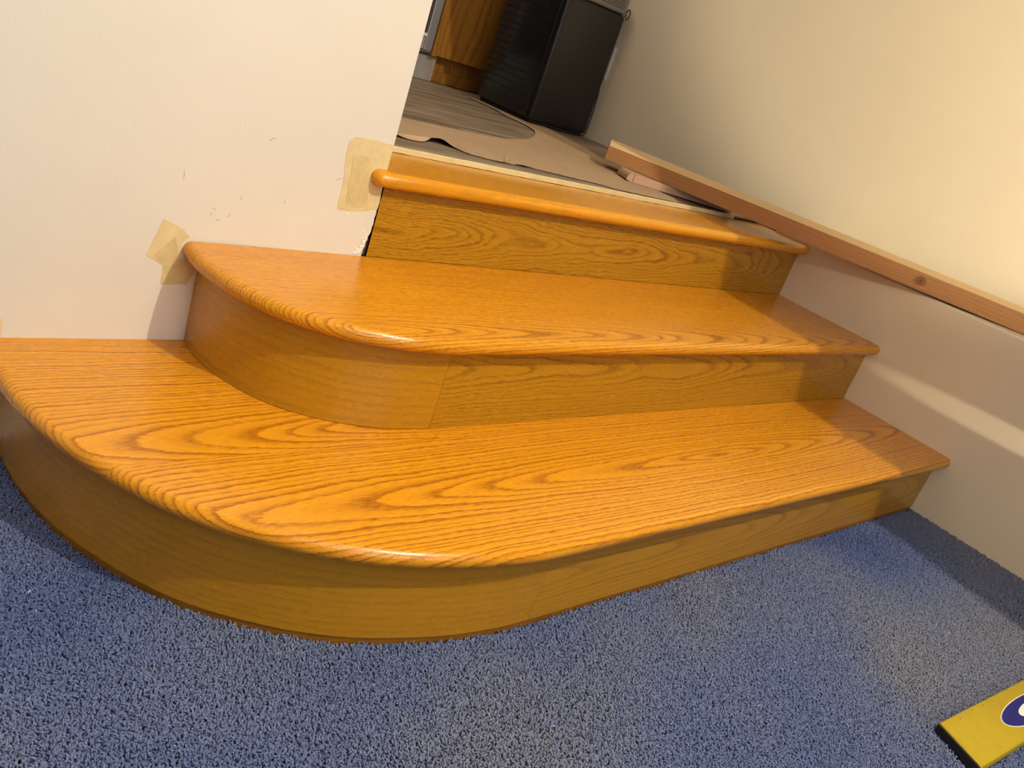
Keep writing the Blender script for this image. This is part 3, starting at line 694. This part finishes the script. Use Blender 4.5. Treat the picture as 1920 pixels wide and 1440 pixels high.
# ------------------------------------------------------------------ carpet pile
rng = np.random.default_rng(5)
sp = 0.0021
xs = np.arange(-0.95, W, sp); yy = np.arange(-1.47, 0.0, sp)
GX, GY = np.meshgrid(xs, yy); X = GX.ravel() + rng.uniform(-0.45, 0.45, GX.size)*sp; Y = GY.ravel() + rng.uniform(-0.45, 0.45, GX.size)*sp
cvx = np.array([p.x for p in full1]); cvy = np.array([p.y for p in full1])
order = np.argsort(cvx); lim = np.interp(X, cvx[order], cvy[order], left=1.0)
edgej = 0.0015*np.sin(X*160) + 0.0012*np.sin(Y*210+1)
keep = ((Y < lim - 0.0012 - np.abs(edgej)) | (X < -0.5955 - np.abs(edgej))) & (X < W - 0.0015) & (Y < -0.002)
# drop what lies behind the camera's left (never near the view)
keep &= ~((X < -0.45) & (Y < -1.30))
# under the spirit level the pile is pressed flat
ca, sa = math.cos(-lv.rotation_euler.z), math.sin(-lv.rotation_euler.z)
U = (X-lv.location.x)*ca - (Y-lv.location.y)*sa; V = (X-lv.location.x)*sa + (Y-lv.location.y)*ca
keep &= ~((U > -0.003 + 0.27*V) & (U < LL_) & (V < 0.001) & (V > -LW_-0.001))
X, Y = X[keep], Y[keep]; n_ = len(X)
def fbm(x, y, seed):
    r = np.random.default_rng(seed); o = np.zeros_like(x)
    for k in range(26):
        f = r.uniform(4, 34); th = r.uniform(0, 2*math.pi); o += np.sin(f*(x*math.cos(th)+y*math.sin(th)) + r.uniform(0, 6.28))/(f**0.5)
    return o/np.std(o)
f1, f2, f3 = fbm(X, Y, 1), fbm(X, Y, 2), fbm(X*0.6, Y*0.6, 3)
ridge = np.exp(-((X-1.245+0.10*(Y+0.65))/0.035)**2)*np.clip((-0.66-Y)/0.08, 0, 1)
ZZ = np.full(n_, -0.0085) + 0.0011*f1 + 0.006*ridge
rot = np.zeros((n_, 3)); rot[:, 0] = 0.30*f2*0.6 + rng.normal(0, 0.45, n_); rot[:, 1] = 0.35*f3*0.6 + rng.normal(0, 0.45, n_); rot[:, 2] = rng.uniform(0, 6.28, n_)
scl = rng.uniform(0.8, 1.15, n_)
f4 = fbm(X*0.35, Y*0.35, 8)
tint = np.clip(0.42 + 0.09*f3 + 0.06*f1 + 0.10*f4 + 0.10*np.clip(X, -0.6, 1.2) + rng.normal(0, 0.08, n_), 0, 0.98)  # greyer and lighter to the right: warm light put into the yarn colour
tint[rng.random(n_) < 0.0006] = 1.0
me = bpy.data.meshes.new('carpet_pile'); me.vertices.add(n_)
me.vertices.foreach_set('co', np.stack([X, Y, ZZ], 1).astype(np.float32).ravel())
for nm, typ, data, key in (('rot', 'FLOAT_VECTOR', rot, 'vector'), ('scl', 'FLOAT', scl, 'value'), ('tint', 'FLOAT', tint, 'value')):
    at = me.attributes.new(nm, typ, 'POINT'); at.data.foreach_set(key, np.asarray(data, dtype=np.float32).ravel())
pile = link('carpet_pile', me, None, floor); pile['kind'] = 'stuff'; pile['label'] = 'cut yarn pile of the blue carpet'
# one tuft of yarn
b = bmesh.new(); prof = [(0.0, 0.0009), (0.0060, 0.00115), (0.0084, 0.00140), (0.0100, 0.00115), (0.0106, 0.0004)]; rings = []
for i, (z, r) in enumerate(prof):
    ox = 0.0011*math.sin(i*1.3)
    rings.append([b.verts.new((ox + r*math.cos(a+i*0.5), r*math.sin(a+i*0.5), z)) for a in [2*math.pi*k/5 for k in range(5)]])
for i in range(len(rings)-1):
    for k in range(5): b.faces.new((rings[i][k], rings[i][(k+1) % 5], rings[i+1][(k+1) % 5], rings[i+1][k]))
b.faces.new(rings[-1])
tm = bpy.data.meshes.new('yarn_tuft'); bmesh.ops.recalc_face_normals(b, faces=b.faces[:]); b.to_mesh(tm); b.free(); tm.materials.append(M['tuft'])
for p_ in tm.polygons: p_.use_smooth = True
tuft = bpy.data.objects.new('yarn_tuft', tm)   # not linked: only the source shape of the pile
gn = bpy.data.node_groups.new('pile_nodes', 'GeometryNodeTree')
gn.interface.new_socket('Geometry', in_out='INPUT', socket_type='NodeSocketGeometry'); gn.interface.new_socket('Geometry', in_out='OUTPUT', socket_type='NodeSocketGeometry')
gi = gn.nodes.new('NodeGroupInput'); go = gn.nodes.new('NodeGroupOutput'); iop = gn.nodes.new('GeometryNodeInstanceOnPoints'); oi = gn.nodes.new('GeometryNodeObjectInfo')
oi.inputs['Object'].default_value = tuft
ar = gn.nodes.new('GeometryNodeInputNamedAttribute'); ar.data_type = 'FLOAT_VECTOR'; ar.inputs['Name'].default_value = 'rot'
asc = gn.nodes.new('GeometryNodeInputNamedAttribute'); asc.data_type = 'FLOAT'; asc.inputs['Name'].default_value = 'scl'
m2p = gn.nodes.new('GeometryNodeMeshToPoints')
e2r = gn.nodes.new('FunctionNodeEulerToRotation')
L_ = gn.links.new
L_(gi.outputs[0], iop.inputs['Points']); L_(oi.outputs['Geometry'], iop.inputs['Instance']); L_(ar.outputs['Attribute'], e2r.inputs[0]); L_(e2r.outputs[0], iop.inputs['Rotation'])
L_(asc.outputs['Attribute'], iop.inputs['Scale']); L_(iop.outputs[0], go.inputs[0])
gn.nodes.remove(m2p)
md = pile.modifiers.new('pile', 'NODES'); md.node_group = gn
print('tufts', n_)
